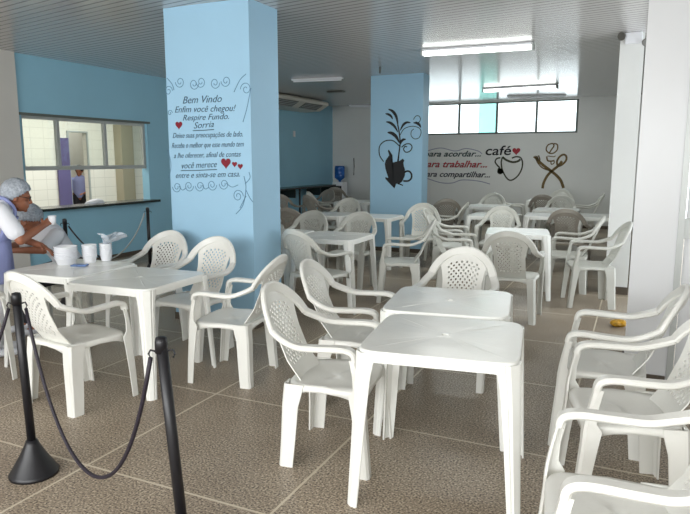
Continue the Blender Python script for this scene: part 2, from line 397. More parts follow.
YQ = 10.2
def P2(px, py): v = onY(px, py, YQ); return v.x, v.z
c2 = thing('column', 'x', 'x', (-3.80, 10.36, 0)); del c2['category']; del c2['label']; c2['kind'] = 'structure'; c2.name = 'wall_column.001'
link('column_body', boxes((-.47, .47, -.16, .16, 0, CEIL)), BLUE, c2)
link('skirting', boxes((-.478, .478, -.168, .168, 0, .07)), SKIRT, c2)
def T(x, y): return P2(370 + x / 5.71, 100 + y / 5.71)      # readings taken on an enlarged view of the column
bm = bmesh.new()
pot = [(85, 365), (90, 345), (100, 330), (110, 315), (102, 290), (108, 283), (128, 315), (118, 345), (125, 358), (150, 352), (165, 350), (188, 335), (196, 345), (188, 365), (200, 395), (200, 430), (185, 465), (165, 480), (150, 478), (140, 505), (120, 485), (88, 450), (88, 440), (105, 445), (95, 415), (88, 390)]
poly(bm, [T(*q) for q in pot], YQ)
ribbon(bm, smooth2([T(*q) for q in [(192, 420), (205, 408), (225, 408), (237, 425), (235, 448), (218, 462), (190, 462)]]), .03, YQ)
ribbon(bm, smooth2([T(*q) for q in [(160, 478), (175, 482), (188, 488)]]), .02, YQ)
paint('painted_coffee_pot', bm, INKB, c2, 'black painted coffee pot silhouette')
bm = bmesh.new()
def leaf(P, w):
    q = smooth2([T(*a) for a in P]); n = len(q); ribbon(bm, q, [w * (sin(pi * min(1, (k + .6) / n)) ** .8) * .9 + .004 for k in range(n)], YQ)
def stroke(P, w): ribbon(bm, smooth2([T(*a) for a in P]), w, YQ)
leaf([(105, 52), (130, 65), (150, 95), (160, 145)], .05); leaf([(88, 78), (105, 82), (120, 92), (130, 110)], .04)
leaf([(92, 125), (115, 130), (140, 150), (160, 185)], .045); leaf([(100, 185), (125, 190), (150, 210), (168, 245)], .06)
leaf([(172, 175), (190, 142), (210, 128), (232, 130)], .04); leaf([(248, 130), (268, 132), (282, 142), (290, 158)], .045); leaf([(172, 255), (178, 238), (190, 226), (205, 225)], .045)
stroke([(158, 140), (166, 180), (172, 240), (166, 300), (158, 352)], .022); stroke([(172, 260), (165, 310), (162, 352)], .02)
stroke([(172, 200), (195, 165), (240, 150), (280, 160), (292, 185), (280, 215), (255, 222), (236, 205), (236, 180), (250, 165)], .012)
stroke([(248, 112), (262, 92), (280, 92), (288, 110), (278, 128), (262, 124)], .012)
stroke([(180, 270), (205, 252), (230, 252), (240, 270), (228, 292), (205, 298), (192, 282), (200, 265), (212, 268)], .018)
stroke([(168, 262), (130, 232), (85, 235), (55, 265), (55, 315), (78, 352)], .018)
paint('painted_steam_leaves', bm, INKB, c2, 'black painted leafy scrolls rising from the pot')

# ------------------------------------------------------------------ back wall painting
def P3(px, py): v = onY(px, py, YB); return v.x, v.z
for t, a, b, y, h, m, lb in (('para acordar...', 423.5, 481, 156.5, 6, TEAL, 'dark teal writing "para acordar..."'), ('para trabalhar...', 421, 487, 167, 7, REDP, 'red writing "para trabalhar..."'), ('para compartilhar...', 421.5, 490, 176.5, 6, NAVY, 'navy writing "para compartilhar..."')):
    p, q = P3(a, y), P3(b, y); lettering(t, p[0], q[0], p[1], h * .0245 * 1.35, YB, m, wb, lb, .35, .02)
p, q = P3(485.5, 155), P3(511, 154); lettering('café', p[0], q[0], p[1], .32, YB, INKB, wb, 'black writing "café"', .15, .012)
bm = bmesh.new()
ribbon(bm, smooth2([P3(*a) for a in [(424, 152), (440, 148), (455, 151), (466, 148.5), (478, 151), (482, 154)]]), .02, YB)
ribbon(bm, smooth2([P3(*a) for a in [(426, 178), (440, 182.5), (452, 183), (462, 180), (478, 181), (490, 184)]]), .022, YB)
paint('scroll_line', bm, LILAC, wb, 'pale lilac wavy lines around the writing')
bm = bmesh.new(); p = P3(516.3, 151); poly(bm, heart(p[0], p[1], .2), YB); paint('heart', bm, REDP, wb, 'red painted heart beside the word café')
def U(x, y): return P3(485 + x / 7.26, 135 + y / 7.26)
bm = bmesh.new()
def st(P, w): ribbon(bm, smooth2([U(*a) for a in P]), w, YB)
st([(128, 158), (118, 200), (128, 260), (160, 315), (192, 328), (235, 300), (265, 250), (272, 200), (258, 165), (225, 158), (195, 168)], .035)
st([(128, 160), (155, 182), (200, 197), (240, 190), (256, 176)], .05); st([(112, 165), (85, 172), (74, 195), (88, 218), (108, 238)], .035)
st([(98, 265), (108, 250), (124, 262), (114, 276), (98, 268), (104, 240)], .06); st([(110, 245), (120, 275), (92, 262)], .05)
paint('painted_coffee_cup', bm, OLIVE, wb, 'dark olive outline of a coffee cup')
bm = bmesh.new()
st([(418, 388), (425, 350), (450, 300), (485, 262), (530, 225), (560, 190)], .06)
st([(570, 385), (550, 330), (515, 290), (480, 262), (430, 225), (390, 190), (372, 165)], .065)
st([(352, 158), (370, 175), (385, 205), (420, 240), (470, 258)], .03); st([(362, 152), (380, 180)], .03); st([(375, 152), (388, 178)], .03); st([(388, 148), (398, 178), (390, 195)], .03)
st([(530, 225), (522, 195), (540, 160), (570, 142), (590, 155), (588, 185), (560, 215), (530, 228)], .045)
st([(470, 135), (445, 110), (455, 75), (490, 62), (500, 80), (480, 110), (470, 132), (500, 130), (525, 105), (525, 70), (500, 62)], .03)
st([(448, 155), (455, 185), (480, 190), (505, 185)], .035); st([(478, 190), (482, 212), (500, 205), (503, 190)], .025); st([(455, 152), (500, 158), (512, 150)], .02)
paint('painted_chef_emblem', bm, BROWN, wb, 'golden brown crossed fork and spoon under a chef figure')

# ------------------------------------------------------------------ chair
def yb(x, z): return -.185 - (z - .45) * .42 + .85 * x * x
def arch(phi): x = .243 * cos(phi); z = .665 + .235 * sin(phi); return Vector((x, yb(x, z), z))
def rrect(w, t, k=2):
    a, b = w / 2, t / 2; r = min(a, b) * .55
    return [(a, -b + r), (a, b - r), (a - r, b), (-a + r, b), (-a, b - r), (-a, -b + r), (-a + r, -b), (a - r, -b)]
def Lprof(ws, wf, t=.009, ch=.012):
    # outer corner at the origin, first flat towards -a, second towards -b, softened corner
    return [(0, -ch), (-ch, 0), (-wf, 0), (-wf, -t), (-wf * .55, -t), (-wf * .5, -t - .006), (-wf * .45, -t), (-ch - .004, -t), (-t, -ch - .004), (-t, -ws), (0, -ws)]
def loftL(bm, stations, sx, sy):
    """stations: (corner xyz, ws, wf). a-axis = sx*X, b-axis = sy*Y"""
    u = Vector((sx, 0, 0)); v = Vector((0, sy, 0))
    sweep(bm, [s[0] for s in stations], [(u, v)] * len(stations), [Lprof(s[1], s[2]) for s in stations])
def make_chair(m):
    root = thing('plastic_armchair', 'x', 'chair', (0, 0, 0))
    # seat
    bm = bmesh.new(); NT, NR = 48, 9; rings = []
    def outline(t, r):
        c, s = cos(t), sin(t); e = 2 / 4.5
        x = abs(c) ** e * (1 if c >= 0 else -1); y = abs(s) ** e * (1 if s >= 0 else -1)
        w = .232 + .014 * y
        return x * w * r, y * .215 * r + .02, x, y
    for i in range(NR):
        r = (i + .4) / (NR - .6) if i else .04
        ring = []
        for k in range(NT):
            x, y, ux, uy = outline(2 * pi * k / NT, r)
            z = .452 + .008 * uy - .016 * (1 - r ** 3)
            if r > .9 and uy > .3: z -= .01
            ring.append(bm.verts.new((x, y, z)))
        rings.append(ring)
    for j, (g, dz) in enumerate(((1.03, .006), (1.045, .02), (1.045, 0))):
        ring = []
        for k in range(NT):
            t = 2 * pi * k / NT; x, y, ux, uy = outline(t, g)
            cn = (abs(ux) * abs(uy)) ** 3
            z = .45 + .008 * uy - dz
            if j == 2: z = .45 - .03 - .085 * cn
            if uy > .3 and j == 0: z -= .006
            ring.append(bm.verts.new((x, y, z)))
        rings.append(ring)
    bm.faces.new(rings[0])
    for i in range(len(rings) - 1):
        for k in range(NT): bm.faces.new((rings[i][k], rings[i][(k + 1) % NT], rings[i + 1][(k + 1) % NT], rings[i + 1][k]))
    solid(link('seat', bm, m, root, True), .006)
    # backrest: pierced panel + arch
    bm = bmesh.new(); NX, NZ = 17, 21; vc = {}
    def pos(i, k):                    # grid in halves
        u = i / (NX * 2) * 2 - 1; v = k / (NZ * 2)
        zz = .44 + v * .42
        w = .15 + .0 * v + .034 * max(0, (v - .55) / .45) ** 1.2
        x = u * w
        zt = .665 + .222 * sqrt(max(0, 1 - (x / .235) ** 2))
        z = .44 + v * (zt - .44)
        y = yb(x, z) - .004 + (.02 * (1 - v * 4) if v < .25 else 0) * 1.6
        return x, y, z
    def V(i, k):
        key = (round(i * 8), round(k * 8))
        if key not in vc: vc[key] = bm.verts.new(pos(i, k))
        return vc[key]
    for a in range(NX):
        for b in range(NZ):
            i0, k0 = 2 * a, 2 * b; cx, cz = (a + .5) / NX * 2 - 1, (b + .5) / NZ
            hole = (a + b) % 2 == 0 and abs(cx) < .74 - .0 * cz and .14 < cz < .86 and (cx / .8) ** 2 + ((cz - .5) / .42) ** 4 < 1.0
            cs = [V(i0, k0), V(i0 + 2, k0), V(i0 + 2, k0 + 2), V(i0, k0 + 2)]; ms = [V(i0 + 1, k0), V(i0 + 2, k0 + 1), V(i0 + 1, k0 + 2), V(i0, k0 + 1)]
            if not hole: bm.faces.new([cs[0], ms[0], cs[1], ms[1], cs[2], ms[2], cs[3], ms[3]])
            else:
                h = [V(i0 + 1, k0 + .18), V(i0 + 1.6, k0 + .4), V(i0 + 1.82, k0 + 1), V(i0 + 1.6, k0 + 1.6), V(i0 + 1, k0 + 1.82), V(i0 + .4, k0 + 1.6), V(i0 + .18, k0 + 1), V(i0 + .4, k0 + .4)]
                bm.faces.new([cs[0], ms[0], h[0], h[7], h[6], ms[3]]); bm.faces.new([cs[1], ms[1], h[2], h[1], h[0], ms[0]])
                bm.faces.new([cs[2], ms[2], h[4], h[3], h[2], ms[1]]); bm.faces.new([cs[3], ms[3], h[6], h[5], h[4], ms[2]])
    o = solid(link('backrest', bm, m, root), .006, 0)
    bm = bmesh.new(); bm.from_mesh(o.data)
    pts = [arch(.25 + (pi - .5) * k / 28) for k in range(29)]; fr = []
    for k in range(29):
        ph = .25 + (pi - .5) * k / 28
        t = (arch(ph + .01) - arch(ph - .01)).normalized(); u = Vector((cos(ph) / .243, 0, sin(ph) / .235)); u -= t * u.dot(t); u.normalize(); fr.append((u, t.cross(u)))
    sweep(bm, pts, fr, rrect(.06, .026))
    bmesh.ops.recalc_face_normals(bm, faces=bm.faces); bm.to_mesh(o.data); bm.free()
    # arms
    for s in (1, -1):
        a25 = arch(.25); a4 = arch(.4)
        ctrl = [(.262, .198, .615), (.263, .185, .652), (.266, .13, .668), (.272, 0, .664), (.272, -.10, .664), (.262, -.182, .688), tuple(a25), tuple(a4)]
        pp = catmull(ctrl, 6)[:-6]; pp = [Vector((p.x * s, p.y, p.z)) for p in pp]; fr = []
        for i, p in enumerate(pp):
            t = (pp[min(i + 1, len(pp) - 1)] - pp[max(i - 1, 0)]).normalized()
            u = Vector((s, 0, 0)); 
            if i > len(pp) * .6:
                q = (i / (len(pp) - 1) - .6) / .4; u = (u * (1 - q) + Vector((s * cos(.25) / .243, 0, sin(.25) / .235)).normalized() * q)
            u -= t * u.dot(t); u.normalize(); fr.append((u, t.cross(u)))
        bm = bmesh.new(); sweep(bm, pp, fr, [rrect(.054 + .006 * sin(pi * i / len(pp)), .03) for i in range(len(pp))])
        link('armrest', bm, m, root, False)
        bm = bmesh.new()
        loftL(bm, [((s * .286, .208, .622), .036, .044), ((s * .286, .225, .54), .036, .044), ((s * .283, .238, .47), .046, .05), ((s * .281, .243, .43), .075, .07), ((s * .280, .246, .36), .066, .06), ((s * .277, .262, .18), .056, .052), ((s * .273, .275, 0), .05, .048)], s, 1)
        link('leg', bm, m, root)
        bm = bmesh.new()
        loftL(bm, [((s * .236, -.198, .448), .11, .08), ((s * .24, -.202, .40), .105, .076), ((s * .243, -.208, .33), .092, .072), ((s * .252, -.214, .15), .084, .066), ((s * .26, -.222, 0), .078, .06)], s, -1)
        link('leg', bm, m, root)
    return root
protos = {k: make_chair(m) for k, m in (('w', PLASTIC), ('a', PLASTIC_G), ('d', PLASTIC_SHADED))}
used = {}
def chair(x, y, rz, label, group, kind='w'):
    o = protos[kind] if kind not in used else copy_tree(protos[kind]); used[kind] = 1
    o.location = (x, y, 0); o.rotation_euler = (0, 0, R(rz)); o['label'] = label; o['group'] = group; return o
GN, GM, GF = 'chairs around the near tables', 'chairs in the middle of the room', 'chairs at the far tables'
CH = [
 (-1.445, 2.95, -82, 'white plastic armchair at left side of the nearest table, largest chair left of it', GN),
 (-1.65, 3.74, -82, 'white plastic armchair behind the one at the nearest table, arm reaching to the table behind', GN),
 (-1.17, 4.40, 183, 'white plastic armchair facing the camera at the far end of the two near tables', GN),
 (-.1, 3.78, 90, 'farthest of the three white armchairs by the right edge, back against the wall column', GN),
 (.02, 3.10, 104, 'middle of the three white armchairs at right, lattice back cut by the right edge', GN),
 (.02, 2.12, 98, 'white armchair cropped by the bottom right corner of the photo', GN),
 (-3.33, 2.90, -8, 'white armchair seen from behind in front of left table, next to the rope stanchion', GN),
 (-4.3, 2.7, 8, 'white armchair at the left edge in front of the standing woman', GN),
 (-3.34, 4.13, 178, 'white armchair behind left table in front of the lettered blue column', GN),
 (-2.64, 3.76, 98, 'white armchair in side view at the right end of the left table, facing left', GN),
 (-4.0, 4.32, 182, 'white armchair behind left table, left of the lettered column, blue wall behind', GN),
 (-2.92, 5.64, -17, 'off-white armchair with back to camera right beside the lettered blue column', GM),
 (-3.88, 6.98, 180, 'off-white armchair facing the camera behind middle table, nearer the lettered column', GM),
 (-3.24, 7.08, 180, 'off-white armchair facing the camera behind middle table, right one of the pair', GM),
 (-2.42, 6.74, 108, 'off-white armchair in side view facing left at the right side of middle table', GM),
 (-1.10, 6.36, 2, 'greyish armchair seen from behind at the table in the middle of the room', GM),
 (-.72, 8.1, 92, 'off-white armchair facing left near the narrow pier, farther of two', GM),
 (-.42, 7.38, 104, 'off-white armchair facing left in front of the narrow pier, nearer of two', GM),
 (-1.95, 7.42, -82, 'off-white armchair facing right at the left end of the middle right table', GM),
 (-2.28, 8.30, -84, 'off-white armchair facing right, behind another one left of the middle right table', GM),
 (-1.76, 8.86, 182, 'off-white armchair facing the camera behind left end of the middle right table', GM),
 (-2.94, 8.98, 192, 'off-white armchair facing the camera before the column with the painted coffee pot', GF),
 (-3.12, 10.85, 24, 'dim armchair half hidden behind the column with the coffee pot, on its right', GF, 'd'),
 (-2.8, 9.78, 95, 'off-white armchair facing left before the far wall writing', GF),
 (-4.62, 9.72, 178, 'off-white armchair facing the camera at left edge of the coffee pot column', GF),
 (-5.02, 8.82, -74, 'off-white armchair tilted in view beside the lettered column edge, facing right', GF),
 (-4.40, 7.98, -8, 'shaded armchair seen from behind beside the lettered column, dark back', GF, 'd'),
 (-5.95, 11.75, -78, 'far armchair facing right below the air conditioner', GF),
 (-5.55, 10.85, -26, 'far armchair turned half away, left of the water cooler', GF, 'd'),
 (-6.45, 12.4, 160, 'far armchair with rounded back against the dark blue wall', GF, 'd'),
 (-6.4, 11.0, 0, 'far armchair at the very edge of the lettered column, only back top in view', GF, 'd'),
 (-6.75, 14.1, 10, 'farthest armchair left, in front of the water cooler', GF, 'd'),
 (-.86, 9.42, -4, 'armchair in shade-darkened plastic seen from behind, right of the middle right table', GF, 'd'),
 (-1.30, 12.05, 180, 'off-white armchair facing the camera below the painted fork and spoon', GF),
 (-1.68, 12.95, 2, 'armchair in shade-darkened plastic seen from behind against the far white wall', GF, 'd'),
 (-1.55, 14.4, 180, 'farthest armchair, arch just above the shade-darkened chair back', GF),
 (-.98, 13.3, 96, 'far armchair in side view facing left near the right wall', GF),
 (-2.62, 12.3, 180, 'far armchair facing the camera below the painted coffee cup', GF),
 (-2.3, 13.05, -86, 'far armchair in side view facing right below the painted cup and spoon', GF),
]
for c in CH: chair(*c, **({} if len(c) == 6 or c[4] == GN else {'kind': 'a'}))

# ------------------------------------------------------------------ table
def make_table():
    root = thing('plastic_table', 'x', 'table', (0, 0, 0)); S = .36; TH = .75
    bm = bmesh.new(); NT = 96; rings = []
    def ol(t, r):
        c, s = cos(t), sin(t); e = 2 / 9
        return abs(c) ** e * (1 if c >= 0 else -1) * S * r, abs(s) ** e * (1 if s >= 0 else -1) * S * r
    for i in range(15):
        r = [.03, .032, .05, .055, .12, .2, .3, .4, .5, .6, .7, .8, .88, .95, .985][i]; ring = []
        for k in range(NT):
            t = 2 * pi * k / NT; x, y = ol(t, r); z = TH
            if i in (0, 1): z -= .012
            if i in (2, 3): z += .0015
            q = (k % 12) / 12.0; dd = min(q, 1 - q) * 12
            if .15 < r < .9 and dd < 1.1: z += .0018 * (1 - dd / 1.1 * .6) * sin(pi * (r - .15) / .75) 
            ring.append(bm.verts.new((x, y, z)))
        rings.append(ring)
    for r, dz in ((1.0, .004), (1.006, .014), (1.006, 0)):
        ring = []
        for k in range(NT):
            t = 2 * pi * k / NT; x, y = ol(t, r); ux, uy = abs(x / S), abs(y / S); m = min(ux, uy)
            z = TH - dz
            if dz == 0: z = TH - .052 - .05 * max(0, (m - .55) / .45) ** 4
            ring.append(bm.verts.new((x, y, z)))
        rings.append(ring)
    bm.faces.new(rings[0])
    for i in range(len(rings) - 1):
        for k in range(NT): bm.faces.new((rings[i][k], rings[i][(k + 1) % NT], rings[i + 1][(k + 1) % NT], rings[i + 1][k]))
    solid(link('tabletop', bm, TABLE, root, False), .005)
    def prof(w, c, t=.007):
        return [(0, -c), (-c, 0), (-w * .6, 0), (-w * .63, .004), (-w * .9, .004), (-w, 0), (-w, -t), (-c - t * .4, -t), (-t, -c - t * .4), (-t, -w), (0, -w), (.004, -w * .9), (.004, -w * .63), (0, -w * .6)]
    for sx in (1, -1):
        for sy in (1, -1):
            bm = bmesh.new(); st = []
            for z, w, o in ((.738, .095, .0), (.69, .088, .0), (.62, .078, .003), (.4, .066, .012), (.2, .058, .02), (.0, .05, .028)):
                st.append(((sx * (S + .001 + o), sy * (S + .001 + o), z), w))
            sweep(bm, [s[0] for s in st], [(Vector((sx, 0, 0)), Vector((0, sy, 0)))] * len(st), [prof(s[1], s[1] * .38) for s in st])
            link('leg', bm, TABLE, root)
    return root
tproto = make_table(); first = [1]
def table(x, y, rz, label, group):
    o = tproto if first else copy_tree(tproto)
    if first: first.pop()
    o.location = (x, y, 0); o.rotation_euler = (0, 0, R(rz)); o['label'] = label; o['group'] = group
for t in [(-.81, 2.90, 8, 'nearest white square plastic table, its top and legs fully in view at centre', 'near plastic tables'),
 (-1.0, 3.66, 9, 'white plastic table pushed up behind the nearest one', 'near plastic tables'),
 (-3.26, 3.44, 3, 'white plastic table at left with empty top, beside the lettered column', 'near plastic tables'),
 (-4.04, 3.54, 3, 'white plastic table at far left holding the foam bowls', 'near plastic tables'),
 (-3.08, 6.32, 1, 'off-white plastic table right of the lettered column', 'middle and far plastic tables'),
 (-3.85, 6.32, 1, 'plastic table mostly hidden behind the lettered column', 'middle and far plastic tables'),
 (-1.28, 7.62, 10, 'off-white plastic table in the middle of the room, right of the coffee pot column', 'middle and far plastic tables'),
 (-3.6, 8.78, 2, 'plastic table in front of the coffee pot column', 'middle and far plastic tables'),
 (-4.38, 8.80, 2, 'plastic table left of the one before the coffee pot column', 'middle and far plastic tables'),
 (-2.0, 9.75, 0, 'far plastic table below the far wall writing, nearer one', 'middle and far plastic tables'),
 (-2.5, 11.65, 0, 'far plastic table below the far wall writing, farther one', 'middle and far plastic tables'),
 (-1.22, 10.1, 4, 'far plastic table below the painted fork and spoon', 'middle and far plastic tables'),
 (-1.25, 11.25, 0, 'plastic table behind the one below the fork and spoon', 'middle and far plastic tables'),
 (-.47, 10.25, 2, 'far plastic table beside the narrow pier', 'middle and far plastic tables'),
 (-5.2, 11.7, 0, 'far plastic table near the water cooler', 'middle and far plastic tables'),
 (-1.75, 13.75, 0, 'farthest plastic table by the back wall', 'middle and far plastic tables')]:
    table(*t)
# ------------------------------------------------------------------ rope stanchions
def stanchion(x, y, label, lean=(0, 0), base=True):
    t = thing('rope_stanchion', label, 'stanchion', (x, y, 0), 0, 'black rope stanchions')
    bm = bmesh.new(); lathe(bm, [(.118, 0), (.12, .012), (.112, .022), (.06, .11), (.034, .165), (.027, .185), (.0, .185)], 28); link('base', bm, BLACK, t, True)
    bm = bmesh.new(); L = Vector((lean[0], lean[1], 0))
    sweep(bm, [(0, 0, .16), (L.x * .5, L.y * .5, .55), (L.x, L.y, .94)], [(Vector((1, 0, 0)), Vector((0, 1, 0)))] * 3, [(.021 * cos(2 * pi * k / 16), .021 * sin(2 * pi * k / 16)) for k in range(16)])
    link('pole', bm, BLACK, t, True)
    bm = bmesh.new(); lathe(bm, [(.0235, .895), (.0235, .935), (.02, .952), (.008, .956), (0, .956)], 20, (L.x, L.y, 0)); link('cap', bm, BLACK, t, True)
    for s in (1, -1):
        bm = bmesh.new(); tube(bm, [(L.x + s * .02 * cos(.6), L.y + s * .02 * sin(.6), .9), (L.x + s * .035, L.y + s * .02, .905), (L.x + s * .043, L.y + s * .022, .89), (L.x + s * .036, L.y + s * .02, .875)], .004, 8)
        link('hook', bm, BLACK, t)
    return t
def rope(a, b, sag, label, m=None, r=.0085):
    a, b = Vector(a), Vector(b); n = 28; c = (a + b) / 2; pts = []
    for i in range(n + 1):
        q = i / n; p = a.lerp(b, q); p.z -= sag * 4 * q * (1 - q) * (1.0 + .25 * (1 - 4 * q * (1 - q))); pts.append(p - a)
    bm = bmesh.new(); tube(bm, pts, r, 8)
    o = link('barrier_rope', bm, m or ROPE, None, True, a); tag(o, label, 'rope', 'barrier ropes'); return o
S1 = (-2.727, 2.06); _f = onZ(186, 580, 0); _t = onZ(161, 338, .95); S2 = (_f.x, _f.y); LN = (_t.x - _f.x, _t.y - _f.y)
stanchion(*S1, 'black rope stanchion with full cone base in view at left foreground', (.0, -.02))
stanchion(*S2, 'black rope stanchion cropped by the bottom edge, nearest the camera', LN)
rope((S1[0] + .036, S1[1] - .0, .875), (_t.x - .036, _t.y - .02, .875), .66, 'dark twisted rope sagging between the two foreground stanchions')
rope((S1[0] - .036, S1[1] - .04, .875), (-3.55, 1.7, .86), .5, 'dark rope running out of the photo at the left edge')
stanchion(-5.67, 4.9, 'black stanchion behind the foam bowls, against the blue wall')
stanchion(-6.0, 6.55, 'black stanchion farthest back, between foam bowls and lettered column')
rope((-5.64, 4.92, .875), (-5.38, 5.1, .52), .04, 'dark rope falling right from the stanchion behind the foam bowls')
rope((-6.03, 6.52, .875), (-5.9, 5.6, .42), .2, 'pale rope hanging left of the farthest stanchion', ALU)

# ------------------------------------------------------------------ foam bowls and bag on the left table
def bowl(x, y, z, i, r=.075, lab=''):
    bm = bmesh.new(); lathe(bm, [(r * .75, 0), (r * .79, .004), (r * .98, .05), (r * 1.04, .053), (r * 1.04, .058), (r * .94, .056), (r * .75, .006), (0, .006)], 28)
    o = link('foam_bowl', bm, FOAM, None, True, (x, y, z)); tag(o, lab, 'bowl', 'stacked foam bowls on the left table'); return o
order = ['lowest', 'second', 'third', 'fourth', 'fifth', 'sixth', 'seventh', 'topmost']
for (x, y, n, nm, r) in ((-4.2, 3.62, 6, 'left wide stack', .088), (-4.10, 3.77, 6, 'middle stack', .058), (-4.035, 3.885, 6, 'right stack', .05)):
    for i in range(n):
        od = 'topmost' if i == n - 1 else order[i]
        bowl(x, y, .752 + i * .018, i, r, 'white foam bowl on the left table, %s in the %s' % (od if od != 'lowest' else 'lowest', nm))
bm = bmesh.new(); rnd = random.Random(3)
NT, NR = 36, 12
rings = []
for i in range(NR):
    q = i / (NR - 1); r = .022 + .085 * q ** 1.3; ring = []
    for k in range(NT):
        t = 2 * pi * k / NT; rr = r * (1 + .28 * q * sin(5 * t + 7 * q) + .16 * q * sin(11 * t - 4 * q) + rnd.uniform(-.05, .05))
        ring.append(bm.verts.new((rr * cos(t) + .1 * q, rr * sin(t) * .8, .08 * q + .02 * q * sin(3 * t + 2))))
    rings.append(ring)
for i in range(NR - 1):
    for k in range(NT): bm.faces.new((rings[i][k], rings[i][(k + 1) % NT], rings[i + 1][(k + 1) % NT], rings[i + 1][k]))
bm.faces.new(rings[0][::-1])
BAG = mat('clear_plastic_film', (214, 222, 230), .18, bump=.9, bscale=38); BAG.node_tree.nodes['Principled BSDF'].inputs['Alpha'].default_value = .5
bg = link('plastic_bag', bm, BAG, None, False, (-4.035, 3.885, .752 + 5 * .0165 + .060)); solid(bg, .0015)
tag(bg, 'crumpled clear plastic bag bursting from the top of the right bowl stack', 'bag')
bm = bmesh.new(); box(bm, -.06, .06, -.04, .04, 0, .012); bevel(bm, .004)
bl = link('blue_packet', bm, mat('blue_packet_film', (96, 132, 190), .4, noise=.4, nscale=30), None, False, (-4.03, 3.6, .752)); bl.rotation_euler.z = .5
tag(bl, 'small flat blue and white packet in front of the foam bowls', 'packet')

# ------------------------------------------------------------------ bodies: tapered capsules merged into one skin
def cap(bm, a, b, ra, rb, flat=1.0, side=None, n=16):
    """tapered capsule from a to b; flat squashes it along the 'side' normal"""
    a, b = Vector(a), Vector(b); t = (b - a).normalized()
    u = Vector(side) if side is not None else (t.cross(Vector((0, 0, 1))) if abs(t.z) < .9 else Vector((1, 0, 0)))
    u = (u - t * u.dot(t)).normalized(); v = t.cross(u); st = []
    for k in range(1, 6): f = k / 6 * pi / 2; st.append((a - t * ra * cos(f), ra * sin(f)))
    for k in range(7): q = k / 6; st.append((a.lerp(b, q), ra + (rb - ra) * q))
    for k in range(5, 0, -1): f = k / 6 * pi / 2; st.append((b + t * rb * cos(f), rb * sin(f)))
    sweep(bm, [s[0] for s in st], [(u, v)] * len(st), [[(r * cos(2 * pi * k / n), r * flat * sin(2 * pi * k / n)) for k in range(n)] for _, r in st])
def ell(bm, c, r, rot=None, n=20):
    M = Matrix.Translation(Vector(c)) @ (rot.to_4x4() if rot else Matrix.Identity(4)) @ Matrix.Diagonal((*r, 1))
    bmesh.ops.create_uvsphere(bm, u_segments=n, v_segments=n // 2 + 2, radius=1, matrix=M)
def merge(name, bm, m, parent, vox=.009, sm=3):
    o = link(name, bm, m, None, False)
    md = o.modifiers.new('r', 'REMESH'); md.mode = 'VOXEL'; md.voxel_size = vox; md.use_smooth_shade = True
    if sm:
        s = o.modifiers.new('sm', 'SMOOTH'); s.factor = .5; s.iterations = sm
    bake(o); o.parent = parent
    for p in o.data.polygons: p.use_smooth = True
    return o
def head(bm, c, yaw, pitch, s=1.0):
    """face looks along local +Y"""
    Rm = Matrix.Rotation(yaw, 3, 'Z') @ Matrix.Rotation(pitch, 3, 'X'); c = Vector(c)
    def P(*p): return c + Rm @ (Vector(p) * s)
    ell(bm, P(0, -.01, .02), (.076 * s, .095 * s, .1 * s), Rm)
    ell(bm, P(0, .028, -.045), (.055 * s, .062 * s, .07 * s), Rm)
    cap(bm, P(0, .088, .01), P(0, .106, -.022), .009 * s, .014 * s)          # nose
    ell(bm, P(0, .088, -.056), (.026 * s, .012 * s, .006 * s), Rm); ell(bm, P(0, .086, -.067), (.022 * s, .012 * s, .006 * s), Rm)  # lips
    ell(bm, P(0, .075, -.095), (.022 * s, .018 * s, .016 * s), Rm)
    ell(bm, P(0, .076, .03), (.05 * s, .016 * s, .01 * s), Rm)
    for q in (1, -1): ell(bm, P(q * .078, -.008, -.01), (.009 * s, .02 * s, .032 * s), Rm)
    return P, Rm
def hand(bm, w, d, up, s=1.0, curl=.6, side=1):
    """hand at wrist w pointing along d, back of hand towards up; thumb on side"""
    w, d, up = Vector(w), Vector(d).normalized(), Vector(up); up = (up - d * up.dot(d)).normalized(); r = d.cross(up) * side
    cap(bm, w, w + d * .03 * s, .024 * s, .03 * s, .75, r)
    for k in range(4):
        b0 = w + d * .035 * s + r * (k - 1.5) * .008 * s; b1 = w + d * .082 * s + r * (k - 1.5) * .0195 * s
        cap(bm, b0, b1, .0135 * s, .0105 * s)
        L = (.03, .034, .031, .024)[k] * s; p = b1; dd = d.copy()
        for j in range(3):
            dd = (dd - up * curl * .55).normalized(); q = p + dd * L * (1, .75, .6)[j]; cap(bm, p, q, .0095 * s, .0085 * s, n=10); p = q
    p = w + d * .02 * s - r * .02 * s; q = p + (d * .55 - r * .75 - up * .2).normalized() * .042 * s; cap(bm, p, q, .0135 * s, .011 * s, n=10)
    q2 = q + (d * .9 - r * .1 - up * .4).normalized() * .03 * s; cap(bm, q, q2, .0105 * s, .0085 * s, n=10)
def hairnet(P, Rm, s, parent, label):
    bm = bmesh.new(); bmesh.ops.create_uvsphere(bm, u_segments=40, v_segments=24, radius=1)
    rn = random.Random(5)
    for v in list(bm.verts):
        x, y, z = v.co
        v.co = Vector((x * .1, y * .115 - .018, z * .112 + .038)) * (1 + .04 * sin(9 * x + 4) * cos(8 * y) + rn.uniform(-.018, .018))
    bmesh.ops.delete(bm, geom=[v for v in bm.verts if v.co.z < (-.035 if v.co.y < -.02 else -.035 + 1.0 * (v.co.y + .02))], context='VERTS')
    for v in bm.verts: v.co = P(*v.co)
    o = link('hairnet', bm, NET, None, True); solid(o, .003); o.parent = parent; o['label'] = label
    bm = bmesh.new(); pts = []
    ell(bm, P(0, -.026, .03), (.08 * s, .088 * s, .09 * s), Rm); h = merge('hair', bm, HAIR, parent, .01, 2)

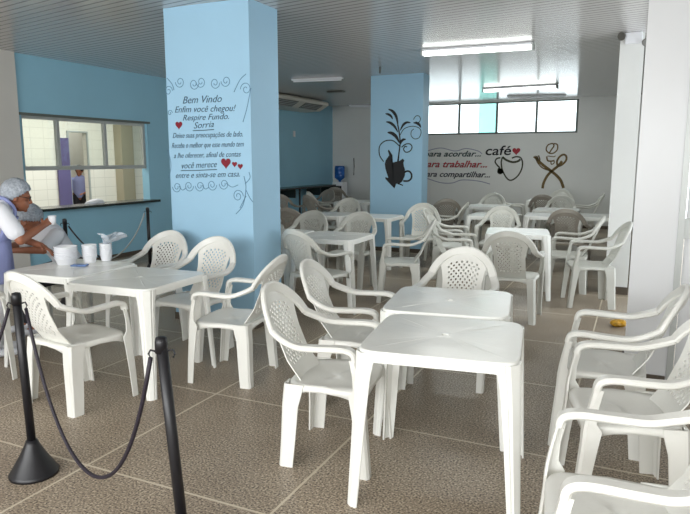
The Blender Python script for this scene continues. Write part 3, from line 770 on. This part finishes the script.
# standing woman in lavender apron (world coordinates, then parented to her feet)
def person(name, label, foot):
    t = thing(name, label, 'person', (0, 0, 0)); t['_f'] = 1; del t['_f']; return t
pa = person('person', 'woman in hairnet, glasses, white shirt and lavender apron standing at the left edge', None)
yaw = R(-32)
Rz = Matrix.Rotation(yaw, 3, 'Z'); B0 = Vector((-4.70, 3.32, 0))
def W(x, y, z): return B0 + Rz @ Vector((x, y, z))
hipL, hipR = W(-.09, 0, .80), W(.09, 0, .80)
kneeL, kneeR = W(-.10, .05, .44), W(.10, .02, .44)
ankL, ankR = W(-.10, .02, .08), W(.10, -.04, .08)
bm = bmesh.new()
pel, waist, chest, neck = W(0, -.02, .84), W(0, .0, .98), W(0, .07, 1.15), W(0, .14, 1.225)
for h, k, a in ((hipL, kneeL, ankL), (hipR, kneeR, ankR)):
    cap(bm, h, k, .078, .052); cap(bm, k, a, .05, .034); cap(bm, a + Vector((0, 0, -.03)), a + Rz @ Vector((0, .13, -.055)), .036, .026)
X3 = Rz @ Vector((1, 0, 0))
cap(bm, pel, waist, .15, .125, .72, X3); cap(bm, waist, chest, .125, .145, .7, X3); cap(bm, chest, neck, .12, .05, .8, X3)
hc = W(-.0, .225, 1.295); cap(bm, neck, hc + Vector((0, 0, -.05)), .05, .045)
Pa, Ra = head(bm, hc, R(-42), R(-14))
shL, shR = W(-.165, .08, 1.2), W(.165, .08, 1.2)
elR = W(.25, .20, .97); wrR = W(.10, .39, 1.06); elL = W(-.22, .2, .95); wrL = W(-.04, .38, .88)
for s, e, w_ in ((shL, elL, wrL), (shR, elR, wrR)):
    cap(bm, s, e, .05, .04); cap(bm, e, w_, .04, .025)
hand(bm, wrR, (wrR - elR) + Vector((0, 0, .02)), Rz @ Vector((.6, .3, .6)), .95, .7, 1)
hand(bm, wrL, (wrL - elL) + Vector((0, 0, -.05)), Rz @ Vector((-.3, .1, 1)), .95, .4, -1)
merge('body', bm, SKIN, pa, .008, 2)
bm = bmesh.new()
cap(bm, W(0, 0, .9), waist, .16, .142, .74, X3); cap(bm, waist, chest, .142, .16, .74, X3); cap(bm, chest, W(0, .11, 1.225), .15, .085, .75, X3)
for s, e in ((shL, elL), (shR, elR)): cap(bm, s, s.lerp(e, .72), .068, .07)
merge('shirt', bm, SHIRT, pa, .01, 4)
bm = bmesh.new()
cap(bm, W(0, -.01, .86), W(0, 0, .93), .165, .155, .76, X3)
for h, k, a in ((hipL, kneeL, ankL), (hipR, kneeR, ankR)):
    cap(bm, h, k, .1, .075); cap(bm, k, a + Vector((0, 0, .02)), .075, .062)
tr = merge('trousers', bm, SHIRT, pa, .011, 4)
for a, nm in ((ankL, 'shoe'), (ankR, 'shoe')):
    bm = bmesh.new(); cap(bm, Vector((a.x, a.y, .046)), Vector((a.x, a.y, .04)) + Rz @ Vector((0, .15, 0)), .045, .038, .8, X3)
    cap(bm, Vector((a.x, a.y, .05)), Vector((a.x, a.y, .085)), .044, .04)
    o = merge(nm, bm, SHIRT, pa, .008, 2)
    for v in o.data.vertices: v.co.z = max(v.co.z, 0.001)
bm = bmesh.new()
NT, NZ = 40, 22; vs = []
for j in range(NZ + 1):
    z = .62 + .52 * j / NZ; row = []
    cx = 0; cy = .0 + max(0, z - .95) * .38; rx = .185 - .012 * sin((z - .62) * 6) + .04 * max(0, .9 - z); ry = .145 + .05 * max(0, .9 - z)
    for k in range(NT + 1):
        t = -pi * .5 + 2 * pi * k / NT + .0
        f = 1 + .015 * sin(9 * t + z * 8)
        row.append(bm.verts.new(W(cx + rx * f * cos(t), cy + ry * f * sin(t), z)))
    vs.append(row)
for j in range(NZ):
    for k in range(NT):
        t = (k + .5) / NT * 360 - 90
        back = 240 < (t % 360) < 300
        z = .62 + .52 * (j + .5) / NZ
        if (abs(((t - 270 + 180) % 360) - 180) < 9 + max(0, .93 - z) * 70): continue
        if z > .93 and (abs(((t - 0 + 180) % 360) - 180) < (z - .93) * 190 or abs(((t - 180 + 180) % 360) - 180) < (z - .93) * 190): continue
        bm.faces.new((vs[j][k], vs[j][k + 1], vs[j + 1][k + 1], vs[j + 1][k]))
bmesh.ops.delete(bm, geom=[v for v in bm.verts if not v.link_faces], context='VERTS')
ap = link('apron', bm, LAV, None, True); solid(ap, .008, 1); ap.parent = pa
bm = bmesh.new()
for s in (1, -1):
    tube(bm, catmull([W(s * .11, .17, 1.12), W(s * .10, .19, 1.2), W(s * .085, .12, 1.292), W(s * .08, .04, 1.27), W(s * .1, -.06, 1.17), W(s * .12, -.09, 1.10)], 5), .014, 8)
tube(bm, [W(.18 * cos(2 * pi * k / 20), .005 + .145 * sin(2 * pi * k / 20), .955) for k in range(21)], .012, 8)
for s in (1, -1): tube(bm, catmull([W(0, -.15, .955), W(s * .05, -.18, .97), W(s * .07, -.17, .93), W(s * .015, -.16, .95), W(s * .05, -.185, .8)], 5), .009, 8)
o = link('apron_strap', bm, LAV, None, True); o.parent = pa
hairnet(Pa, Ra, 1, pa, 'pale bouffant hairnet')
bm = bmesh.new()
for q in (1, -1):
    c0 = Pa(q * .034, .094, .006); tube(bm, [c0 + Ra @ Vector((.024 * cos(2 * pi * k / 14), 0, .018 * sin(2 * pi * k / 14))) for k in range(15)], .0028, 6)
    tube(bm, [Pa(q * .058, .094, .012), Pa(q * .082, .05, .012), Pa(q * .084, -.01, .01)], .0028, 6)
tube(bm, [Pa(-.01, .096, .01), Pa(0, .1, .014), Pa(.01, .096, .01)], .0028, 6)
o = link('glasses', bm, BLACK, None, True); o.parent = pa
for p_ in pa.children: p_.matrix_parent_inverse = Matrix.Identity(4)
bm = bmesh.new(); lathe(bm, [(.026, 0), (.03, .05), (.034, .075), (.031, .074), (.024, .004), (0, .004)], 20)
cu = link('white_cup', bm, FOAM, None, True, wrR + Rz @ Vector((-.045, .075, .0))); tag(cu, 'small white cup held up by the standing woman', 'cup')

# seated woman behind the foam bowls
pb = person('person', 'seated woman in hairnet and white shirt bending over the left table', None)
stl = thing('stool', 'low stool under the seated woman in a hairnet', 'stool', (-4.98, 4.30, 0))
for a in (-.13, .13):
    for b in (-.13, .13): link('leg', boxes((a - .018, a + .018, b - .018, b + .018, 0, .40)), PLASTIC_G, stl)
link('seat', bevel(boxes((-.17, .17, -.17, .17, .40, .425)), .01), PLASTIC_G, stl)

B1 = Vector((-4.94, 4.26, 0)); Rz1 = Matrix.Rotation(R(165), 3, 'Z')
def W1(x, y, z): return B1 + Rz1 @ Vector((x, y, z))
X4 = Rz1 @ Vector((1, 0, 0)); bm = bmesh.new()
pel, waist, chest, neck = W1(0, -.05, .56), W1(0, .02, .70), W1(0, .14, .88), W1(0, .21, .985)
cap(bm, pel, waist, .15, .125, .75, X4); cap(bm, waist, chest, .125, .145, .72, X4); cap(bm, chest, neck, .12, .05, .8, X4)
hc1 = W1(-.02, .31, 1.045); cap(bm, neck, hc1 + Rz1 @ Vector((0, -.03, -.04)), .05, .045)
Pb, Rb = head(bm, hc1, R(175), R(-38))
for s in (1, -1):
    h, k, a = W1(s * .1, 0, .53), W1(s * .11, .40, .50), W1(s * .11, .36, .08)
    cap(bm, h, k, .078, .055); cap(bm, k, a, .052, .034); cap(bm, a, a + Rz1 @ Vector((0, .13, -.045)), .036, .026)
s0 = {}
for s in (1, -1):
    sh, el, wr = W1(s * .165, .15, .91), W1(s * .26, .33, .80), W1(s * .1, .52, .80)
    s0[s] = (sh, el, wr); cap(bm, sh, el, .05, .04); cap(bm, el, wr, .038, .025)
    hand(bm, wr, wr - el, Vector((0, 0, 1)), .95, .5, s)
merge('body', bm, SKIN, pb, .008, 2)
bm = bmesh.new()
cap(bm, W1(0, -.05, .56), waist, .17, .15, .78, X4); cap(bm, waist, chest, .15, .168, .76, X4); cap(bm, chest, W1(0, .2, .95), .155, .09, .78, X4)
for s in (1, -1): cap(bm, s0[s][0], s0[s][0].lerp(s0[s][1], .8), .068, .066)
merge('shirt', bm, SHIRT, pb, .01, 4)
bm = bmesh.new()
for s in (1, -1):
    h, k, a = W1(s * .1, 0, .55), W1(s * .11, .40, .5), W1(s * .11, .36, .12); cap(bm, h, k, .098, .078); cap(bm, k, a, .075, .062)
cap(bm, W1(-.08, -.04, .57), W1(.08, -.04, .57), .12, .12); o = merge('trousers', bm, mat('black_trousers', (36, 36, 42), .8), pb, .011, 4)
for s in (1, -1):
    a = W1(s * .11, .36, 0); bm = bmesh.new(); cap(bm, Vector((a.x, a.y, .045)), Vector((a.x, a.y, .04)) + Rz1 @ Vector((0, .15, 0)), .045, .038, .8, X4); cap(bm, Vector((a.x, a.y, .05)), Vector((a.x, a.y, .1)), .044, .04)
    o = merge('shoe', bm, SHIRT, pb, .008, 2)
    for v in o.data.vertices: v.co.z = max(v.co.z, 0.001)
hairnet(Pb, Rb, 1, pb, 'pale bouffant hairnet')

# kitchen worker seen through the hatch doorway
pc = person('person', 'distant kitchen worker in lavender apron seen through the serving hatch doorway', None)
B2 = Vector((-11.15, 10.12, 0)); Rz2 = Matrix.Rotation(R(-150), 3, 'Z')
def W2(x, y, z): return B2 + Rz2 @ Vector((x, y, z))
X5 = Rz2 @ Vector((1, 0, 0)); bm = bmesh.new()
for s in (1, -1):
    cap(bm, W2(s * .09, 0, .8), W2(s * .09, .02, .44), .075, .05); cap(bm, W2(s * .09, .02, .44), W2(s * .09, 0, .08), .05, .034); cap(bm, W2(s * .09, 0, .05), W2(s * .09, .13, .03), .036, .026)
    cap(bm, W2(s * .16, 0, 1.14), W2(s * .22, .04, .9), .048, .038); cap(bm, W2(s * .22, .04, .9), W2(s * .14, .22, .86), .037, .025); hand(bm, W2(s * .14, .22, .86), Rz2 @ Vector((-s * .3, 1, 0)), (0, 0, 1), .9, .5, s)
cap(bm, W2(0, 0, .82), W2(0, 0, 1.08), .14, .14, .7, X5); cap(bm, W2(0, 0, 1.08), W2(0, 0, 1.24), .12, .05, .8, X5)
Pc, Rc = head(bm, W2(0, .02, 1.34), R(-150), R(-15), .95); merge('body', bm, SKIN, pc, .01, 2)
bm = bmesh.new(); cap(bm, W2(0, 0, .86), W2(0, 0, 1.1), .155, .155, .76, X5); cap(bm, W2(0, 0, 1.1), W2(0, 0, 1.18), .15, .09, .78, X5)
for s in (1, -1): cap(bm, W2(s * .16, 0, 1.14), W2(s * .2, .03, .97), .064, .062)
merge('shirt', bm, LAV, pc, .012, 3)
bm = bmesh.new()
for s in (1, -1): cap(bm, W2(s * .09, 0, .8), W2(s * .09, .02, .44), .1, .075); cap(bm, W2(s * .09, .02, .44), W2(s * .09, 0, .08), .075, .06)
merge('trousers', bm, mat('black_trousers', (36, 36, 42), .8), pc, .012, 3)
bm = bmesh.new(); ell(bm, Pc(0, -.03, .035), (.09, .1, .098), Rc); merge('hair', bm, HAIR, pc, .01, 2)

# ------------------------------------------------------------------ far left: counter, cooler, air conditioner
ct = thing('wall_counter', 'dark stone counter running along the far blue wall', 'counter', (XL, 13.5, 0))
CX = Vector((XL, 13.5, 0))
link('counter_top', bevel(boxes((.001, .45, -2.3, 1.38, .90, .94)), .006), GRANITE, ct)
for y in (-2.2, -.7, 0.6, 1.3): link('bracket', boxes((.001, .4, y - .02, y + .02, .70, .899)), GRANITE, ct)
wc = thing('water_cooler', 'white water cooler with a blue jug in the far corner', 'water cooler', (-7.22, 15.15, 0))
bm = bmesh.new(); box(bm, -.15, .15, -.15, .16, .02, 1.0); bevel(bm, .02, 3); link('cooler_body', bm, FOAM, wc)
bm = bmesh.new(); box(bm, -.12, .12, -.156, -.1505, .66, .9); link('tap_recess', bm, BLACK, wc)
for x in (-.05, .05): bm = bmesh.new(); tube(bm, [(x, -.157, .84), (x, -.2, .835), (x, -.205, .80)], .012, 8); link('tap', bm, FOAM, wc)
bm = bmesh.new(); box(bm, -.11, .11, -.22, -.151, .64, .66); link('drip_tray', bm, GREYD, wc)
bm = bmesh.new(); lathe(bm, [(.03, 1.0), (.035, 1.03), (.1, 1.08), (.133, 1.11), (.133, 1.17), (.128, 1.18), (.133, 1.19), (.133, 1.27), (.128, 1.28), (.133, 1.29), (.133, 1.38), (.12, 1.42), (0, 1.42)], 28)
link('water_jug', bm, BLUEJ, wc, True)
ac = thing('air_conditioner', 'long white air conditioner under the ceiling on the far blue wall', 'air conditioner', (XL, 12.75, 2.98), 0)
bm = bmesh.new(); sweep(bm, [(.001, -1.25, 0), (.001, 1.25, 0)], [(Vector((1, 0, 0)), Vector((0, 0, 1)))] * 2, [(0, 0), (.62, 0), (.68, -.04), (.68, -.1), (.45, -.23), (0, -.25)]); bevel(bm, .012)
link('casing', bm, mat('cream_casing', (214, 208, 196), .4), ac)
for y in (-.62, .55):
    bm = bmesh.new(); a, b = Vector((.66, 0, -.113)), Vector((.47, 0, -.222)); nn = Vector((.5, 0, -.87)) * .004
    sweep(bm, [(0, y - .42, 0), (0, y + .42, 0)], [(Vector((1, 0, 0)), Vector((0, 0, 1)))] * 2, [(a.x, a.z), (b.x, b.z), (b.x + .004, b.z - .006), (a.x + .004, a.z - .006)]); outl = link('air_outlet', bm, GREYD, ac)
    for k in range(4):
        q = a.lerp(b, (k + .5) / 4); bm = bmesh.new(); box(bm, q.x - .004, q.x + .012, y - .41, y + .41, q.z - .016, q.z - .008); link('louvre', bm, ALU, outl)
sw = link('wall_switch', bevel(boxes((0.001, .015, -.05, .05, -.07, .07)), .004), FOAM, None, False, (XL, 13.48, 2.2)); tag(sw, 'small white plate high on the far blue wall', 'wall plate')
vt = link('ceiling_vent', bevel(boxes((-.18, .18, -.08, .08, -.03, -.001)), .01), GREYD, None, False, (-5.85, 12.1, CEIL)); tag(vt, 'small dark fitting on the ceiling before the water cooler', 'ceiling fitting')
hk = link('ceiling_hook', bevel(boxes((-.012, .012, -.012, .012, -.1, -.001)), .004), GREYD, None, False, (onZ(380, 70, CEIL - .05).x, onZ(380, 70, CEIL - .05).y, CEIL)); tag(hk, 'small dark hook in the ceiling in front of the coffee pot column', 'hook')
cb = bmesh.new(); q = onY(354, 158, YB); q2 = onY(354.5, 175, YB); tube(cb, [(0, 0, 0), (.01, 0, (q2.z - q.z) * .5), (0, 0, q2.z - q.z)], .012, 6)
o = link('wall_cable', cb, GREYD, None, False, (q.x, YB - .014, q.z)); tag(o, 'thin dark cable running down the far wall right of the cooler', 'cable')
st_ = stanchion(-7.02, 12.6, 'dark far stanchion standing before the dark blue wall')
# emergency light on the pier
em = thing('emergency_light', 'small white emergency light with two lamp heads at the top of the narrow pier', 'emergency light', (-.17, 8.04, 2.9))
link('light_body', bevel(boxes((-.08, .1, -.06, .008, -.02, .1)), .01), FOAM, em)
for s, dx in ((-1, -.1), (1, .1)):
    bm = bmesh.new(); lathe(bm, [(.02, 0), (.045, .05), (.045, .06), (0, .06)], 16)
    M = Matrix.Translation((dx + .01, -.07, -.01 if s > 0 else .07)) @ Matrix.Rotation(R(110), 4, 'X') @ Matrix.Rotation(R(30 * s), 4, 'Y'); bmesh.ops.transform(bm, matrix=M, verts=bm.verts)
    link('lamp_head', bm, GREYD, em)
# yellow thing on the floor, cloth on the hatch sill
bm = bmesh.new(); rn = random.Random(9)
bmesh.ops.create_icosphere(bm, subdivisions=3, radius=.05)
for v in bm.verts: v.co = Vector((v.co.x * 1.5, v.co.y * 1.1, v.co.z * .7)) * (1 + .25 * sin(60 * v.co.x) * cos(70 * v.co.y) + rn.uniform(-.08, .08))
for v in bm.verts: v.co.z = max(v.co.z, -.033)
o = link('crumpled_wrapper', bm, mat('yellow_wrapper', (226, 170, 40), .4, noise=.6, nscale=30), None, False, (-.10, 6.45, .034)); tag(o, 'small crumpled yellow wrapper on the floor beside the white wall at right', 'wrapper')
bm = bmesh.new()
bmesh.ops.create_icosphere(bm, subdivisions=3, radius=.1)
for v in bm.verts: v.co = Vector((v.co.x * .8, v.co.y * 1.9, max(0, v.co.z) * .7)) * (1 + .12 * sin(40 * v.co.y) * cos(30 * v.co.x) + rn.uniform(-.04, .04))
q = onX(97, 203, XL - .02)
o = link('folded_cloth', bm, SHIRT, None, True, (XL - .06, q.y, HZ0 + .041)); tag(o, 'white cloth lying on the serving hatch sill', 'cloth')
# ------------------------------------------------------------------ LIGHTS
def area(name, loc, rot, sx, sy, e, col=(1, 1, 1)):
    l = bpy.data.lights.new(name, 'AREA'); l.shape = 'RECTANGLE'; l.size = sx; l.size_y = sy; l.energy = e; l.color = col
    o = bpy.data.objects.new(name, l); COL.objects.link(o); o.location = loc; o.rotation_euler = rot; return o
area('added_front_light', (-2.15, YR - .02, 1.78), (R(90), 0, 0), 8.0, 1.9, 300, (1, .99, .97))  # added light at the unseen rear openings, brightens the near furniture
area('kitchen_ceiling_lamp', (-9.1, 8.6, 2.95), (0, 0, 0), 1.2, 3.5, 120, (1, .98, .9))
area('kitchen_far_lamp', (-11.5, 10.2, 2.9), (0, 0, 0), .3, 1, 20, (1, .98, .9))
LAMP = emis('lamp_tube', (250, 255, 250), 6)
def fixture(a, b, lit, label, Yoff=0, w=.16):
    pa, pb = onZ(*a, CEIL - .05), onZ(*b, CEIL - .05)
    c = (pa + pb) / 2; L = (pb - pa).length; t = thing('ceiling_lamp', label, 'ceiling lamp', (c.x, c.y, CEIL), atan((pb.y - pa.y) / (pb.x - pa.x)), 'ceiling lamps')
    link('lamp_housing', bevel(boxes((-L / 2, L / 2, -w / 2, w / 2, -.03, -.001)), .008), FOAM, t)
    if lit:
        bm = bmesh.new()
        sweep(bm, [(-L / 2 + .02, 0, -.031), (L / 2 - .02, 0, -.031)], [(Vector((0, 1, 0)), Vector((0, 0, 1)))] * 2, [(w * .42, 0), (w * .34, -.03), (w * .15, -.045), (-w * .15, -.045), (-w * .34, -.03), (-w * .42, 0)])
        link('diffuser', bm, LAMP, t)
        for s in (-1, 1): link('end_cap', bevel(boxes((s * L / 2 - .012, s * L / 2 + .012, -w / 2 - .003, w / 2 + .003, -.079, -.003)), .006), ALU, t)
        area('ceiling_lamp_light', (c.x, c.y, CEIL - .1), (0, 0, t.rotation_euler.z), L, w, 24, (.96, 1, .98))
    else:
        bm = bmesh.new(); tube(bm, [(-L / 2 + .03, 0, -.045), (L / 2 - .03, 0, -.045)], .014, 10); link('tube', bm, FOAM, t)
    return t
fixture((423, 54), (533, 47), True, 'larger lit white ceiling lamp nearest the camera')
fixture((484, 91), (557, 87), True, 'lit white ceiling lamp over the back window')
fixture((507, 98), (566, 97), False, 'unlit ceiling lamp close to the back window', 0, .1)
fixture((292, 82), (343, 80), False, 'unlit thin ceiling lamp just right of the lettered column', 0, .08)
fixture((349, 107), (371, 107), False, 'unlit ceiling lamp above the water cooler', 0, .1)
wl = bpy.data.worlds.new('world'); scn.world = wl; wl.use_nodes = True
wl.node_tree.nodes['Background'].inputs['Color'].default_value = (.9, .96, 1, 1); wl.node_tree.nodes['Background'].inputs['Strength'].default_value = 3.2
scn.view_settings.view_transform = 'Standard'; scn.view_settings.look = 'None'; scn.view_settings.gamma = 1; scn.view_settings.exposure = 0.06
